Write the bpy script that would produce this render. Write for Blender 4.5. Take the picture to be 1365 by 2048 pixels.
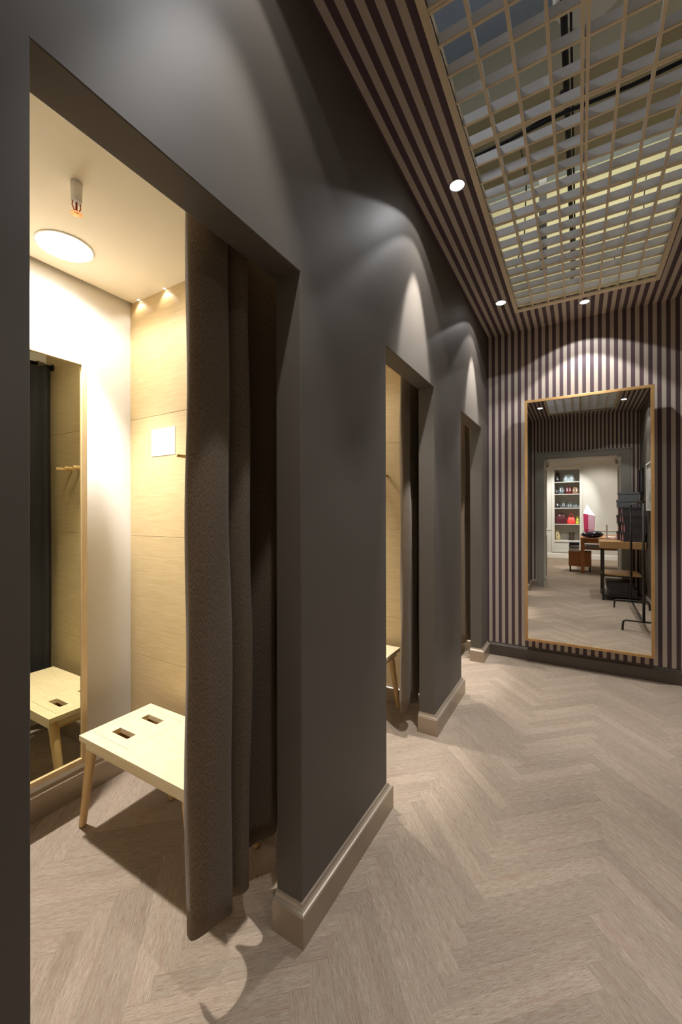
import bpy, math, random
from mathutils import Vector, Matrix
for o in list(bpy.data.objects): bpy.data.objects.remove(o)
sc = bpy.context.scene; COL = sc.collection
random.seed(7)
# ------------------------------------------------------------------ camera
F, YAW, PIT, ROL = 808.16, math.radians(30.4898), math.radians(0.0946), math.radians(-0.114)
_r = Vector((math.cos(YAW), math.sin(YAW), 0)); _f = Vector((-math.sin(YAW), math.cos(YAW), 0)); _u = Vector((0, 0, 1))
FW = _f*math.cos(PIT) + _u*math.sin(PIT); _u2 = _u*math.cos(PIT) - _f*math.sin(PIT)
RT = _r*math.cos(ROL) + _u2*math.sin(ROL); UP = _u2*math.cos(ROL) - _r*math.sin(ROL)
EYE = Vector((0, 0, 1.4))
cam = bpy.data.cameras.new('camera'); cam.lens = F*36/2048; cam.sensor_width = 36; cam.sensor_fit = 'AUTO'; cam.clip_start = 0.01
co = bpy.data.objects.new('camera', cam); COL.objects.link(co)
co.matrix_world = Matrix(((RT.x, UP.x, -FW.x, EYE.x), (RT.y, UP.y, -FW.y, EYE.y), (RT.z, UP.z, -FW.z, EYE.z), (0, 0, 0, 1)))
sc.camera = co
# ------------------------------------------------------------------ world, exposure
w = bpy.data.worlds.new('world'); sc.world = w; w.use_nodes = True
w.node_tree.nodes['Background'].inputs[0].default_value = (0.5, 0.52, 0.55, 1)
w.node_tree.nodes['Background'].inputs[1].default_value = 0.05
sc.view_settings.view_transform = 'Standard'; sc.view_settings.look = 'None'
sc.view_settings.gamma = 1; sc.view_settings.use_curve_mapping = False
sc.view_settings.exposure = 0.4
# light levels (watts) used by the lamp builders below
SPILL, FLOOD, BEAM, WASH = 4.5, 14.0, 48.0, 125.0          # corridor downlights: three nested cones, and a beam tilted to the wall
CUBICLE, CUBICLE_SPILL, LED = 205.0, 27.0, 0.5
FILL_ROOM, NICHE, VOID = 70.0, 95.0, 5.0
# ------------------------------------------------------------------ measurements
WL = -0.786          # face of the dark fitting-room wall
TH = 0.103
WR = 0.90            # right wall
CEIL = 3.136
HEAD = 2.191
YB = 4.216           # back wall
YE = -0.27           # entry wall
YE2 = -0.88
OPEN = [(0.317, 1.075), (1.756, 2.496), (3.167, 3.927)]
STEP = 1.425
XB = -2.15           # cubicle back wall
CC = 2.56            # cubicle ceiling
BH = 0.123           # baseboard height
# ------------------------------------------------------------------ helpers
class MB:
    def __init__(s): s.v = []; s.f = []; s.m = []; s.uv = None; s.smooth = []
    def add(s, vs, fs, mat=0, smooth=False):
        b = len(s.v); s.v += [tuple(v) for v in vs]
        for f in fs: s.f.append([b+i for i in f]); s.m.append(mat); s.smooth.append(smooth)
    def box(s, x0, x1, y0, y1, z0, z1, mat=0):
        vs = [(x, y, z) for z in (z0, z1) for y in (y0, y1) for x in (x0, x1)]
        s.add(vs, [(0, 2, 3, 1), (4, 5, 7, 6), (0, 1, 5, 4), (2, 6, 7, 3), (0, 4, 6, 2), (1, 3, 7, 5)], mat); return s
    def prism(s, poly, axis, a, b, mat=0):   # poly in the two other axes, extruded a..b along axis
        n = len(poly)
        def P(p, t):
            q = list(p); q.insert(axis, t); return q
        vs = [P(p, a) for p in poly] + [P(p, b) for p in poly]
        fs = [tuple(range(n))[::-1], tuple(range(n, 2*n))] + [(i, (i+1) % n, n+(i+1) % n, n+i) for i in range(n)]
        s.add(vs, fs, mat); return s
    def tube(s, pts, r, n=10, mat=0, caps=True):
        pts = [Vector(p) for p in pts]; rings = []
        rs = r if isinstance(r, (list, tuple)) else [r]*len(pts)
        nrm = None
        for i, p in enumerate(pts):
            d1 = (pts[i]-pts[i-1]).normalized() if i > 0 else None
            d2 = (pts[i+1]-pts[i]).normalized() if i < len(pts)-1 else None
            d = ((d1 or d2)+(d2 or d1)).normalized()
            if nrm is None:
                a = Vector((0, 0, 1)) if abs(d.z) < .9 else Vector((1, 0, 0)); nrm = (a - d*a.dot(d)).normalized()
            else: nrm = (nrm - d*nrm.dot(d)).normalized()
            bn = d.cross(nrm); rings.append([p + (nrm*math.cos(2*math.pi*k/n) + bn*math.sin(2*math.pi*k/n))*rs[i] for k in range(n)])
        vs = [v for R in rings for v in R]; fs = []
        for i in range(len(pts)-1):
            for k in range(n): fs.append((i*n+k, i*n+(k+1) % n, (i+1)*n+(k+1) % n, (i+1)*n+k))
        s.add(vs, fs, mat, True)
        if caps:
            b = len(s.v)-len(vs); s.f += [[b+k for k in range(n)][::-1], [b+(len(pts)-1)*n+k for k in range(n)]]; s.m += [mat]*2; s.smooth += [False]*2
        return s
    def lathe(s, prof, c, n=28, mat=0, smooth=True, close=True):
        vs = []; fs = []
        for (r, z) in prof:
            for k in range(n): vs.append((c[0]+r*math.cos(2*math.pi*k/n), c[1]+r*math.sin(2*math.pi*k/n), c[2]+z))
        for i in range(len(prof)-1):
            for k in range(n): fs.append((i*n+k, i*n+(k+1) % n, (i+1)*n+(k+1) % n, (i+1)*n+k))
        s.add(vs, fs, mat, smooth)
        if close:
            b = len(s.v)-len(vs)
            s.f += [[b+k for k in range(n)][::-1], [b+(len(prof)-1)*n+k for k in range(n)]]; s.m += [mat]*2; s.smooth += [False]*2
        return s
    def sweep(s, path, prof, mat=0, closed_prof=True):   # path in XY; profile (out, z), out = to the right of travel
        path = [Vector((p[0], p[1])) for p in path]; n = len(prof); vs = []
        for i, p in enumerate(path):
            d1 = (path[i]-path[i-1]).normalized() if i > 0 else (path[1]-path[0]).normalized()
            d2 = (path[i+1]-path[i]).normalized() if i < len(path)-1 else d1
            n1 = Vector((d1.y, -d1.x)); n2 = Vector((d2.y, -d2.x)); m = (n1+n2); m = m/m.length_squared*2 if m.length > 1e-6 else n1
            for (o, z) in prof: vs.append((p.x+m.x*o, p.y+m.y*o, z))
        fs = []
        for i in range(len(path)-1):
            for k in range(n): fs.append((i*n+k, (i+1)*n+k, (i+1)*n+(k+1) % n, i*n+(k+1) % n))
        e = (len(path)-1)*n
        fs += [tuple(range(n)), tuple(e+k for k in range(n))[::-1]]
        s.add(vs, fs, mat); return s
ROOT = {}
def mesh(name, mb, off=Vector((0, 0, 0)), mats=()):
    me = bpy.data.meshes.new(name)
    me.from_pydata([(v[0]-off.x, v[1]-off.y, v[2]-off.z) for v in mb.v], [], mb.f)
    for m in mats: me.materials.append(m)
    for p, mi, sm in zip(me.polygons, mb.m, mb.smooth): p.material_index = mi; p.use_smooth = sm
    if mb.uv:
        ul = me.uv_layers.new(name='UVMap')
        for p in me.polygons:
            for li, vi in zip(p.loop_indices, p.vertices): ul.data[li].uv = mb.uv[vi]
    me.update(); return me
def recalc(me):
    import bmesh
    bm = bmesh.new(); bm.from_mesh(me); bmesh.ops.recalc_face_normals(bm, faces=bm.faces); bm.to_mesh(me); bm.free()
def obj(name, mb, mats, parent=None, bevel=0, origin=None):
    off = ROOT.get(parent.name, Vector((0, 0, 0))) if parent else Vector(origin or (0, 0, 0))
    mats = mats if isinstance(mats, (list, tuple)) else [mats]
    me = mesh(name, mb, off, mats); recalc(me)
    o = bpy.data.objects.new(name, me); COL.objects.link(o)
    if parent: o.parent = parent; ROOT[o.name] = off
    else: o.location = off; ROOT[o.name] = off
    if bevel:
        b = o.modifiers.new('bevel', 'BEVEL'); b.width = bevel; b.segments = 2; b.limit_method = 'ANGLE'; b.angle_limit = math.radians(40)
    return o
def thing(name, label, cat, loc=(0, 0, 0), group=None):
    o = bpy.data.objects.new(name, None); COL.objects.link(o); o.location = loc; o.empty_display_size = .05
    ROOT[o.name] = Vector(loc); o['label'] = label; o['category'] = cat
    if group: o['group'] = group
    return o
def tag(o, label, cat, group=None):
    o['label'] = label; o['category'] = cat
    if group: o['group'] = group
    return o
def struct(name, mb, mats, parent=None, bevel=0):
    o = obj(name, mb, mats, parent, bevel)
    if not parent: o['kind'] = 'structure'
    return o
def lamp(name, kind, loc, power, color, parent=None, aim=(0, 0, -1), size=120, blend=.2, radius=.02, area=None):
    d = bpy.data.lights.new(name, kind); d.energy = power; d.color = color
    if kind == 'SPOT': d.spot_size = math.radians(size); d.spot_blend = blend; d.shadow_soft_size = radius
    if kind == 'POINT': d.shadow_soft_size = radius
    if kind == 'AREA':
        d.shape = 'RECTANGLE'; d.size, d.size_y = area
    o = bpy.data.objects.new(name, d); COL.objects.link(o)
    off = ROOT[parent.name] if parent else Vector((0, 0, 0))
    o.location = Vector(loc)-off; o.rotation_euler = Vector(aim).to_track_quat('-Z', 'Y').to_euler()
    if parent: o.parent = parent
    return o
# ------------------------------------------------------------------ materials
def srgb(r, g, b):
    f = lambda c: (c/255/12.92) if c/255 <= .04045 else ((c/255+.055)/1.055)**2.4
    return (f(r), f(g), f(b), 1)
class NT:
    def __init__(s, name, rough=.5, spec=.5, metal=0):
        s.m = bpy.data.materials.new(name); s.m.use_nodes = True; s.t = s.m.node_tree; s.n = s.t.nodes
        s.b = s.n['Principled BSDF']; s.b.inputs['Roughness'].default_value = rough; s.b.inputs['Metallic'].default_value = metal
        s.b.inputs['Specular IOR Level'].default_value = spec
    def node(s, t, **kw):
        n = s.n.new(t)
        for k, v in kw.items():
            if k.startswith('i_'):
                key = k[2:]; key = int(key) if key.isdigit() else key
                n.inputs[key].default_value = v
            else: setattr(n, k, v)
        return n
    def link(s, a, b): s.t.links.new(a, b)
    def coords(s, kind='Object', scale=(1, 1, 1)):
        tc = s.node('ShaderNodeTexCoord'); mp = s.node('ShaderNodeMapping'); mp.inputs['Scale'].default_value = scale
        s.link(tc.outputs[kind], mp.inputs[0]); return mp.outputs[0]
    def noise(s, vec, scale, detail=3, rough=.5, dist=0):
        n = s.node('ShaderNodeTexNoise'); n.inputs['Scale'].default_value = scale; n.inputs['Detail'].default_value = detail
        n.inputs['Roughness'].default_value = rough; n.inputs['Distortion'].default_value = dist
        s.link(vec, n.inputs['Vector']); return n.outputs['Fac']
    def ramp(s, fac, stops):
        r = s.node('ShaderNodeValToRGB'); e = r.color_ramp.elements
        while len(e) < len(stops): e.new(.5)
        for el, (p, c) in zip(e, stops): el.position = p; el.color = c
        s.link(fac, r.inputs[0]); return r.outputs[0]
    def mix(s, fac, a, b, mode='MIX'):
        m = s.node('ShaderNodeMix', data_type='RGBA', blend_type=mode)
        for sock, val in ((m.inputs[0], fac), (m.inputs[6], a), (m.inputs[7], b)):
            if hasattr(val, 'links'): s.link(val, sock)
            else: sock.default_value = val
        return m.outputs[2]
    def math(s, op, a, b=0.0, c=None):
        m = s.node('ShaderNodeMath', operation=op)
        for i, val in enumerate((a, b) if c is None else (a, b, c)):
            if hasattr(val, 'links'): s.link(val, m.inputs[i])
            else: m.inputs[i].default_value = val
        return m.outputs[0]
    def color(s, c):
        if hasattr(c, 'links'): s.link(c, s.b.inputs['Base Color'])
        else: s.b.inputs['Base Color'].default_value = c
    def bump(s, h, strength=.1, dist=.001):
        b = s.node('ShaderNodeBump'); b.inputs['Strength'].default_value = strength; b.inputs['Distance'].default_value = dist
        s.link(h, b.inputs['Height']); s.link(b.outputs[0], s.b.inputs['Normal'])
def plain(name, c, rough=.5, spec=.5, metal=0, var=.06, scale=30):
    t = NT(name, rough, spec, metal); v = t.coords()
    n = t.noise(v, scale, 3)
    t.color(t.mix(n, tuple(x*(1-var) for x in c[:3])+(1,), tuple(min(1, x*(1+var)) for x in c[:3])+(1,)))
    t.bump(n, .05, .0005); return t.m
def emit(name, c, strength):
    t = NT(name); t.color((.8, .8, .8, 1)); t.b.inputs['Emission Color'].default_value = c; t.b.inputs['Emission Strength'].default_value = strength; return t.m
def wood(name, c0, c1, scale=(6, 120, 120), rough=.42, spec=.4):
    t = NT(name, rough, spec); v = t.coords('Object', scale)
    g = t.noise(v, 1.0, 5, .6, .4); v2 = t.coords('Object', tuple(x*.18 for x in scale)); g2 = t.noise(v2, 1.0, 2)
    c = t.ramp(g, [(.3, c0), (.7, c1)]); c = t.mix(t.math('MULTIPLY', g2, .35), c, tuple(x*.8 for x in c0[:3])+(1,)); t.color(c)
    t.bump(g, .08, .0004); return t.m
def wall_paint(name, c):
    t = NT(name, .55, .3); v = t.coords()
    n = t.noise(v, 2.2, 3); f = t.noise(v, 420, 2)
    t.color(t.mix(n, tuple(x*.93 for x in c[:3])+(1,), tuple(x*1.07 for x in c[:3])+(1,))); t.bump(f, .08, .0004)
    r = t.math('MULTIPLY_ADD', n, .1, .5); t.link(r, t.b.inputs['Roughness']); return t.m
def stripes(name):
    t = NT(name, .62, .3); tc = t.node('ShaderNodeTexCoord'); sp = t.node('ShaderNodeSeparateXYZ'); t.link(tc.outputs['Object'], sp.inputs[0])
    x = t.math('MULTIPLY', t.math('ADD', sp.outputs[0], 0.771), 1/0.0593); fr = t.math('FRACT', t.math('ADD', x, 40.0))
    dk = t.math('GREATER_THAN', fr, 0.506); v = t.coords(); n = t.noise(v, 160, 3)
    li = t.mix(n, srgb(196, 182, 166), srgb(206, 192, 177)); da = t.mix(n, srgb(88, 70, 74), srgb(96, 78, 82))
    t.color(t.mix(dk, li, da)); t.bump(n, .06, .0004); return t.m
def fabric(name, c0, c1, speck):
    t = NT(name, .95, .12); uv = t.coords('UV')
    a = t.noise(t.coords('UV', (800, 110, 1)), 1.0, 2, .6); b = t.noise(t.coords('UV', (130, 900, 1)), 1.0, 2, .6)
    wv = t.math('MULTIPLY_ADD', a, .62, t.math('MULTIPLY', b, .38)); slub = t.noise(t.coords('UV', (460, 330, 1)), 1.0, 3, .7)
    c = t.ramp(wv, [(.36, c0), (.64, c1)]); c = t.mix(t.math('MULTIPLY', t.math('GREATER_THAN', slub, .67), .5), c, speck); t.color(c)
    t.b.inputs['Sheen Weight'].default_value = .12; t.bump(wv, .5, .0015); return t.m
def carpet(name, attr):
    """herringbone plank: local x runs along the plank"""
    t = NT(name, .88, .15)
    if attr:
        tc = t.node('ShaderNodeUVMap', uv_map='UVMap'); vec = tc.outputs[0]
        at = t.node('ShaderNodeAttribute', attribute_name='rnd'); rnd = at.outputs['Fac']
    else:
        tc = t.node('ShaderNodeTexCoord'); vec = tc.outputs['Object']; oi = t.node('ShaderNodeObjectInfo'); rnd = oi.outputs['Random']
    cb = t.node('ShaderNodeCombineXYZ'); t.link(t.math('MULTIPLY', rnd, 37.0), cb.inputs[0]); t.link(t.math('MULTIPLY', rnd, 91.0), cb.inputs[1])
    va = t.node('ShaderNodeVectorMath', operation='ADD'); t.link(vec, va.inputs[0]); t.link(cb.outputs[0], va.inputs[1])
    def mp(sx, sy):
        m = t.node('ShaderNodeMapping'); m.inputs['Scale'].default_value = (sx, sy, 60); t.link(va.outputs[0], m.inputs[0]); return m.outputs[0]
    g = t.noise(mp(24, 560), 1.0, 4, .7); tone = t.noise(mp(4, 70), 1.0, 3, .55); fleck = t.noise(mp(150, 800), 1.0, 2, .7)
    c = t.ramp(g, [(.32, srgb(120, 103, 87)), (.48, srgb(157, 141, 123)), (.70, srgb(180, 166, 147))])
    c = t.mix(t.math('MULTIPLY', t.math('SUBTRACT', tone, .46), 1.7), c, srgb(142, 112, 96))
    hi = t.math('MULTIPLY_ADD', rnd, .20, .88); hv = t.node('ShaderNodeHueSaturation'); t.link(hi, hv.inputs['Value']); t.link(c, hv.inputs['Color'])
    c = t.mix(t.math('MULTIPLY', t.math('GREATER_THAN', fleck, .60), .45), hv.outputs[0], srgb(112, 92, 80)); t.color(c)
    t.bump(t.math('ADD', g, t.math('MULTIPLY', fleck, .8)), .6, .0018); return t.m
M = {}
M['dark'] = wall_paint('dark_paint', srgb(97, 90, 82))
M['stripe'] = stripes('striped_wallpaper')
M['base'] = plain('baseboard_satin', srgb(168, 153, 134), .34, .5, .4, var=.03)
M['base_back'] = plain('baseboard_back_shaded', srgb(88, 78, 68), .35, .5, var=.03)  # darker baseboard copy, the end wall's shade put into its colour
M['white'] = plain('white_paint', srgb(232, 228, 220), .6, .3, var=.02)
M['cream'] = plain('cream_ceiling', srgb(228, 218, 196), .7, .2, var=.02)
M['oakpanel'] = wood('oak_veneer', srgb(186, 160, 114), srgb(205, 181, 137), (7, 90, 110), .45)
M['bench'] = wood('pale_oak', srgb(222, 200, 158), srgb(236, 218, 182), (9, 90, 110), .4)
M['leg'] = wood('turned_oak', srgb(206, 168, 112), srgb(222, 188, 132), (60, 60, 6), .4)
M['frame2'] = wood('pale_frame_oak', srgb(204, 174, 126), srgb(222, 194, 148), (40, 40, 8), .45)
M['frame'] = wood('frame_oak', srgb(184, 140, 84), srgb(206, 164, 108), (40, 40, 8), .45)
M['curtain'] = fabric('brown_curtain_cloth', srgb(72, 60, 48), srgb(136, 118, 96), srgb(196, 180, 156))
M['lining'] = plain('charcoal_lining', srgb(40, 38, 38), .8, .2, var=.08)
M['black'] = plain('black_metal', srgb(38, 37, 36), .4, .5, .3)
M['rack'] = plain('dark_steel', srgb(66, 62, 56), .38, .5, .7)
M['flange'] = plain('beige_louver', srgb(238, 220, 188), .5, .4, var=.02)
M['blade'] = plain('white_louver', srgb(236, 236, 238), .55, .3, var=.02)
M['slab'] = plain('void_slab', srgb(150, 160, 176), .8, .2, var=.1, scale=9)
M['beam'] = plain('void_beam', srgb(178, 170, 148), .8, .2, var=.05)
M['voidwall'] = plain('void_wall', srgb(218, 212, 176), .8, .2, var=.03)
M['cable'] = plain('cable_rubber', srgb(22, 22, 24), .5, .4)
M['duct'] = plain('duct_white', srgb(225, 224, 220), .5, .4)
M['chrome'] = plain('chrome', (.75, .75, .76, 1), .15, .5, 1, var=.01)
M['copper'] = plain('copper', srgb(196, 120, 78), .25, .5, 1, var=.02)
M['redglass'] = plain('red_bulb', srgb(170, 30, 20), .1, .6)
M['paper'] = plain('white_paper', srgb(240, 240, 238), .7, .2, var=.01)
M['greygreen'] = plain('grey_green_paint', srgb(154, 153, 143), .45, .4, var=.03)
M['offwhite'] = plain('offwhite_paint', srgb(206, 202, 192), .5, .3, var=.02)
M['wood'] = wood('table_wood', srgb(150, 92, 46), srgb(176, 116, 64), (9, 70, 70), .45)
M['bwood'] = wood('cart_wood', srgb(184, 138, 86), srgb(206, 164, 110), (70, 8, 70), .5)
M['boxdark'] = plain('black_card', srgb(70, 64, 64), .5, .4)
M['boxgrey'] = plain('charcoal_card', srgb(92, 94, 96), .5, .4)
M['pinklabel'] = plain('pink_label', srgb(236, 158, 168), .6, .3)
M['dl'] = emit('downlight_glow', (1, .97, .93, 1), 14)
M['dl2'] = emit('downlight_glow_soft', (1, .98, .95, 1), 1.0)
M['panel_glow'] = emit('round_lamp_glow', (1, .95, .86, 1), 9)
M['led'] = emit('led_glow', (1, .92, .78, 1), 25)
M['tubeglow'] = emit('added_batten_glow', (1, .95, .72, 1), 6)  # glow of the batten added above the grid
def mirror_mat(name, tint):
    t = NT(name, 0.0, .5, 1); t.color(tint); return t.m
M['mirror'] = mirror_mat('mirror_silver', (.86, .86, .83, 1))
M['mirror2'] = mirror_mat('mirror_silver_green', (.72, .72, .58, 1))
M['carpet'] = carpet('carpet_plank', False); M['carpet2'] = carpet('carpet_planks', True)
M['joint'] = plain('floor_screed', srgb(120, 104, 92), .9, .1)
# ------------------------------------------------------------------ floor: herringbone planks
FX0, FX1, FY0, FY1 = XB-.02, WR+.02, YE2-.0, YB+.02
struct('floor', MB().box(XB-.25, 2.3, -6.3, YB+.2, -.06, -.0035), M['joint']); FLOOR = bpy.data.objects['floor']
PW = 0.0649; PL = 8*PW; ax = math.radians(2.0)
AX = Vector((math.sin(ax), math.cos(ax))); PX = Vector((math.cos(ax), -math.sin(ax)))
EU = (AX+PX)/math.sqrt(2); EV = (AX-PX)/math.sqrt(2)
ridge_s = (PL-PW/2)/math.sqrt(2)
O0 = Vector((0.045, 1.60)) - PX*ridge_s
def clip(poly, x0, x1, y0, y1):
    for (a, c, sg) in ((0, x0, 1), (0, x1, -1), (1, y0, 1), (1, y1, -1)):
        out = []
        for i in range(len(poly)):
            p, q = poly[i-1], poly[i]; dp, dq = (p[a]-c)*sg, (q[a]-c)*sg
            if (dp >= 0) != (dq >= 0): t = dp/(dp-dq); out.append(p+(q-p)*t)
            if dq >= 0: out.append(q)
        poly = out
        if not poly: return []
    return poly
def proj(p):
    d = p-EYE; z = d.dot(FW)
    return None if z < .05 else (682.5+F*d.dot(RT)/z, 1024-F*d.dot(UP)/z)
BLOCK = [(WL-TH, WL, -1, OPEN[0][0]), (WL-TH, WL, OPEN[0][1], OPEN[1][0]), (WL-TH, WL, OPEN[1][1], OPEN[2][0]), (WL-TH, WL, OPEN[2][1], YB),
         (XB, WL, 1.355, 1.485), (XB, WL, 2.78, 2.91), (-1.02, -.94, .77, 1.07), (-1.02, -.94, 2.43, 2.75)]
def seen(p):
    for (x0, x1, y0, y1) in BLOCK:       # plan test of the line from the eye, 40 steps
        for k in range(1, 40):
            q = EYE.lerp(p, k/40)
            if x0 < q.x < x1 and y0 < q.y < y1: return False
    return True
planks = []
for m in range(-7, 7):
    for n in range(-140, 140):
        for typ in (0, 1):
            if typ == 0: u0, v0, lu, lv = n*PW, n*PW, PL, PW
            else: u0, v0, lu, lv = PL+n*PW, (n+1)*PW-PL, PW, PL
            u0 += m*PL; v0 -= m*PL
            cen = O0+EU*(u0+lu/2)+EV*(v0+lv/2)
            if not (-2.7 < cen.x < 2.6 and -6.4 < cen.y < YB+.4): continue
            d = EU if typ == 0 else EV; e = Vector((-d.y, d.x)); hl, hw = PL/2-.0001, PW/2-.0001
            poly = [cen+d*sx*hl+e*sy*hw for sx, sy in ((-1, -1), (1, -1), (1, 1), (-1, 1))]
            if cen.y > YE2-.4:
                full = clip(poly, FX0, FX1, YE2, FY1)
            else: full = clip(poly, -1.85, 2.25, -6.2, YE2)
            far = []
            if cen.y > YE2-.4 and cen.y < YE2+.4: far = clip(poly, -1.85, 2.25, -6.2, YE2)
            for P, isnear in ((full, cen.y > YE2-.4), (far, False)):
                if len(P) < 3: continue
                area = 0
                if isnear:
                    pc = [proj(Vector((q.x, q.y, 0))) for q in P]; c3 = Vector((sum(q.x for q in P)/len(P), sum(q.y for q in P)/len(P), 0))
                    if all(pc):
                        area = abs(sum(pc[i-1][0]*pc[i][1]-pc[i][0]*pc[i-1][1] for i in range(len(pc))))/2
                        k = proj(c3)
                        if not (-40 < k[0] < 1405 and -40 < k[1] < 2150): area *= .02
                        if not seen(c3): area *= .03
                planks.append((area, cen, d, P))
planks.sort(key=lambda t: -t[0])
def plank_mb(pl, cham=.0003):
    n = len(pl); c = sum(pl, Vector((0, 0)))/n; mb = MB(); top = []
    for p in pl:
        r = c-p; top.append(p+r.normalized()*cham)
    vs = [(p.x, p.y, -.0034) for p in pl]+[(p.x, p.y, -.0004) for p in pl]+[(p.x, p.y, 0) for p in top]
    fs = [tuple(2*n+i for i in range(n))]
    for b in (0, n): fs += [(b+i, b+(i+1) % n, b+n+(i+1) % n, b+n+i) for i in range(n)]
    mb.add(vs, fs); return mb
full_me = None
rest = MB(); rest_uv = []; rest_r = []
for idx, (area, cen, d, P) in enumerate(planks):
    e = Vector((-d.y, d.x)); loc = [Vector(((q-cen).dot(d), (q-cen).dot(e))) for q in P]
    if idx < 298:
        isfull = len(P) == 4 and all(abs(abs(q.x)-(PL/2-.0001)) < 1e-4 for q in loc)
        if isfull and full_me: me = full_me
        else:
            me = mesh('plank', plank_mb(loc), mats=[M['carpet']]); recalc(me)
            if isfull: full_me = me
        o = bpy.data.objects.new('plank', me); COL.objects.link(o); o.parent = FLOOR
        o.location = (cen.x, cen.y, random.uniform(-.0001, .0001)); o.rotation_euler = (0, 0, math.atan2(d.y, d.x))
    else:
        b = len(rest.v); pm = plank_mb(loc); rr = random.random()
        for v in pm.v:
            wv = cen+d*v[0]+e*v[1]; rest.v.append((wv.x, wv.y, v[2])); rest_uv.append((v[0], v[1])); rest_r.append(rr)
        for f in pm.f: rest.f.append([b+i for i in f]); rest.m.append(0); rest.smooth.append(False)
rest.uv = rest_uv
ro = obj('remaining_planks', rest, M['carpet2'], FLOOR); ro['kind'] = 'stuff'
at = ro.data.attributes.new('rnd', 'FLOAT', 'POINT'); at.data.foreach_set('value', rest_r)
# ------------------------------------------------------------------ shell of the corridor
pts = [(YE2, 0)]
for a, b in OPEN: pts += [(a, 0), (a, HEAD), (b, HEAD), (b, 0)]
pts += [(YB, 0), (YB, CEIL), (YE2, CEIL)]
struct('wall_left', MB().prism(pts, 0, WL-TH, WL), M['dark'], bevel=.0025)
struct('wall_back', MB().box(XB-.15, WR+.15, YB, YB+.12, -.06, 4.6), M['stripe'])
struct('wall_right', MB().box(WR, WR+.12, YE2, YB, -.06, CEIL+.02), M['dark'])
# entry wall with its doorway (the camera stands just inside it)
DX0, DX1, DZ = -.565, .637, 2.40
ew = MB().prism([(WL, 0), (DX0, 0), (DX0, DZ), (DX1, DZ), (DX1, 0), (WR, 0), (WR, CEIL), (WL, CEIL)], 1, YE2, YE, 0)
struct('wall_entry', ew, [M['stripe'], M['offwhite']])
cs = MB().prism([(-.686, 0), (DX0, 0), (DX0, DZ), (DX1, DZ), (DX1, 0), (.774, 0), (.774, 2.505), (-.686, 2.505)], 1, YE+.0, YE+.028)
cs.prism([(-.70, 2.49), (.788, 2.49), (.788, 2.515), (-.70, 2.515)], 1, YE, YE+.04)
dr = struct('door_1', cs, M['greygreen'], bevel=.004)
rv = MB()
for x, s in ((DX0, 1), (DX1, -1)):
    x1 = x+s*.006; rv.box(min(x, x1), max(x, x1), YE2, YE, 0, DZ)
    for z0, z1 in ((.12, .95), (1.08, 2.22)):
        for ya, yb, za, zb in ((YE2+.1, YE-.1, z0, z0+.02), (YE2+.1, YE-.1, z1-.02, z1), (YE2+.1, YE2+.12, z0, z1), (YE-.12, YE-.1, z0, z1)):
            xa = x1+s*.012; rv.box(min(x1, xa), max(x1, xa), ya, yb, za, zb)
    xa = x+s*.05; rv.box(min(x, xa), max(x, xa), YE2, YE2+.09, DZ-.10, DZ); rv.box(min(x, xa), max(x, xa), YE-.1, YE-.02, DZ-.10, DZ)
rv.box(DX0, DX1, YE2, YE, DZ-.006, DZ)
obj('door_lining', rv, M['offwhite'], dr)
# ceiling slab with the opening for the louvre
GX0, GX1, GY0, GY1 = -.445, .496, .135, 3.741
cl = MB()
for (a, b, c, d) in ((WL-TH, GX0, YE, YB), (GX1, WR+.05, YE, YB), (GX0, GX1, YE, GY0), (GX0, GX1, GY1, YB)): cl.box(a, b, c, d, CEIL, CEIL+.012)
struct('ceiling', cl, M['stripe'])
# void above the ceiling
struct('ceiling_void', MB().box(-1.3, 1.4, -.5, YB, 4.45, 4.55), M['slab'])
struct('wall_void_left', MB().box(-1.32, -1.2, -.5, YB, CEIL+.02, 4.45), M['beam'])
struct('wall_void_right', MB().box(1.3, 1.42, -.5, YB, CEIL+.02, 4.45), M['beam'])
struct('wall_void_back', MB().box(-1.2, 1.3, YB-.03, YB, CEIL+.02, 4.45), M['voidwall'])
struct('wall_void_entry', MB().box(-1.2, 1.3, -.5, -.42, CEIL+.02, 4.45), M['beam'])
bm_ = struct('trim_1', MB().box(-1.2, 1.3, 2.75, 3.45, 4.02, 4.45), M['beam'])
struct('trim_2', MB().box(-1.2, WL-TH, -.42, YB-.03, CEIL+.0, CEIL+.02).box(WR+.05, 1.3, -.42, YB-.03, CEIL, CEIL+.02), M['beam'])
# ------------------------------------------------------------------ baseboards
PROF = [(0, 0), (.024, 0), (.024, .100), (.0215, .1025), (.0215, .105), (.016, .107), (.0105, .111), (.0075, .116), (.0065, .1195), (.0065, BH), (0, BH)]
def baseboard(name, path, mat='base', prof=PROF): return struct(name, MB().sweep(path, prof), M[mat])
xi = WL-TH
baseboard('baseboard_left', [(xi, OPEN[0][0]), (WL, OPEN[0][0]), (WL, YE)][::-1][::-1] if False else [(WL, YE), (WL, OPEN[0][0]), (xi, OPEN[0][0])])
baseboard('baseboard_left', [(xi, OPEN[0][1]), (WL, OPEN[0][1]), (WL, OPEN[1][0]), (xi, OPEN[1][0])])
baseboard('baseboard_left', [(xi, OPEN[1][1]), (WL, OPEN[1][1]), (WL, OPEN[2][0]), (xi, OPEN[2][0])])
baseboard('baseboard_left', [(xi, OPEN[2][1]), (WL, OPEN[2][1]), (WL, YB-.012)])
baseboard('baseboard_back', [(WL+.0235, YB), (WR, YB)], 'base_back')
baseboard('baseboard_right', [(WR, YB-.025), (WR, YE)])
baseboard('baseboard_entry', [(.774, YE), (WR-.024, YE)][::-1])
baseboard('baseboard_entry', [(WL+.024, YE), (-.686, YE)][::-1])
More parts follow.
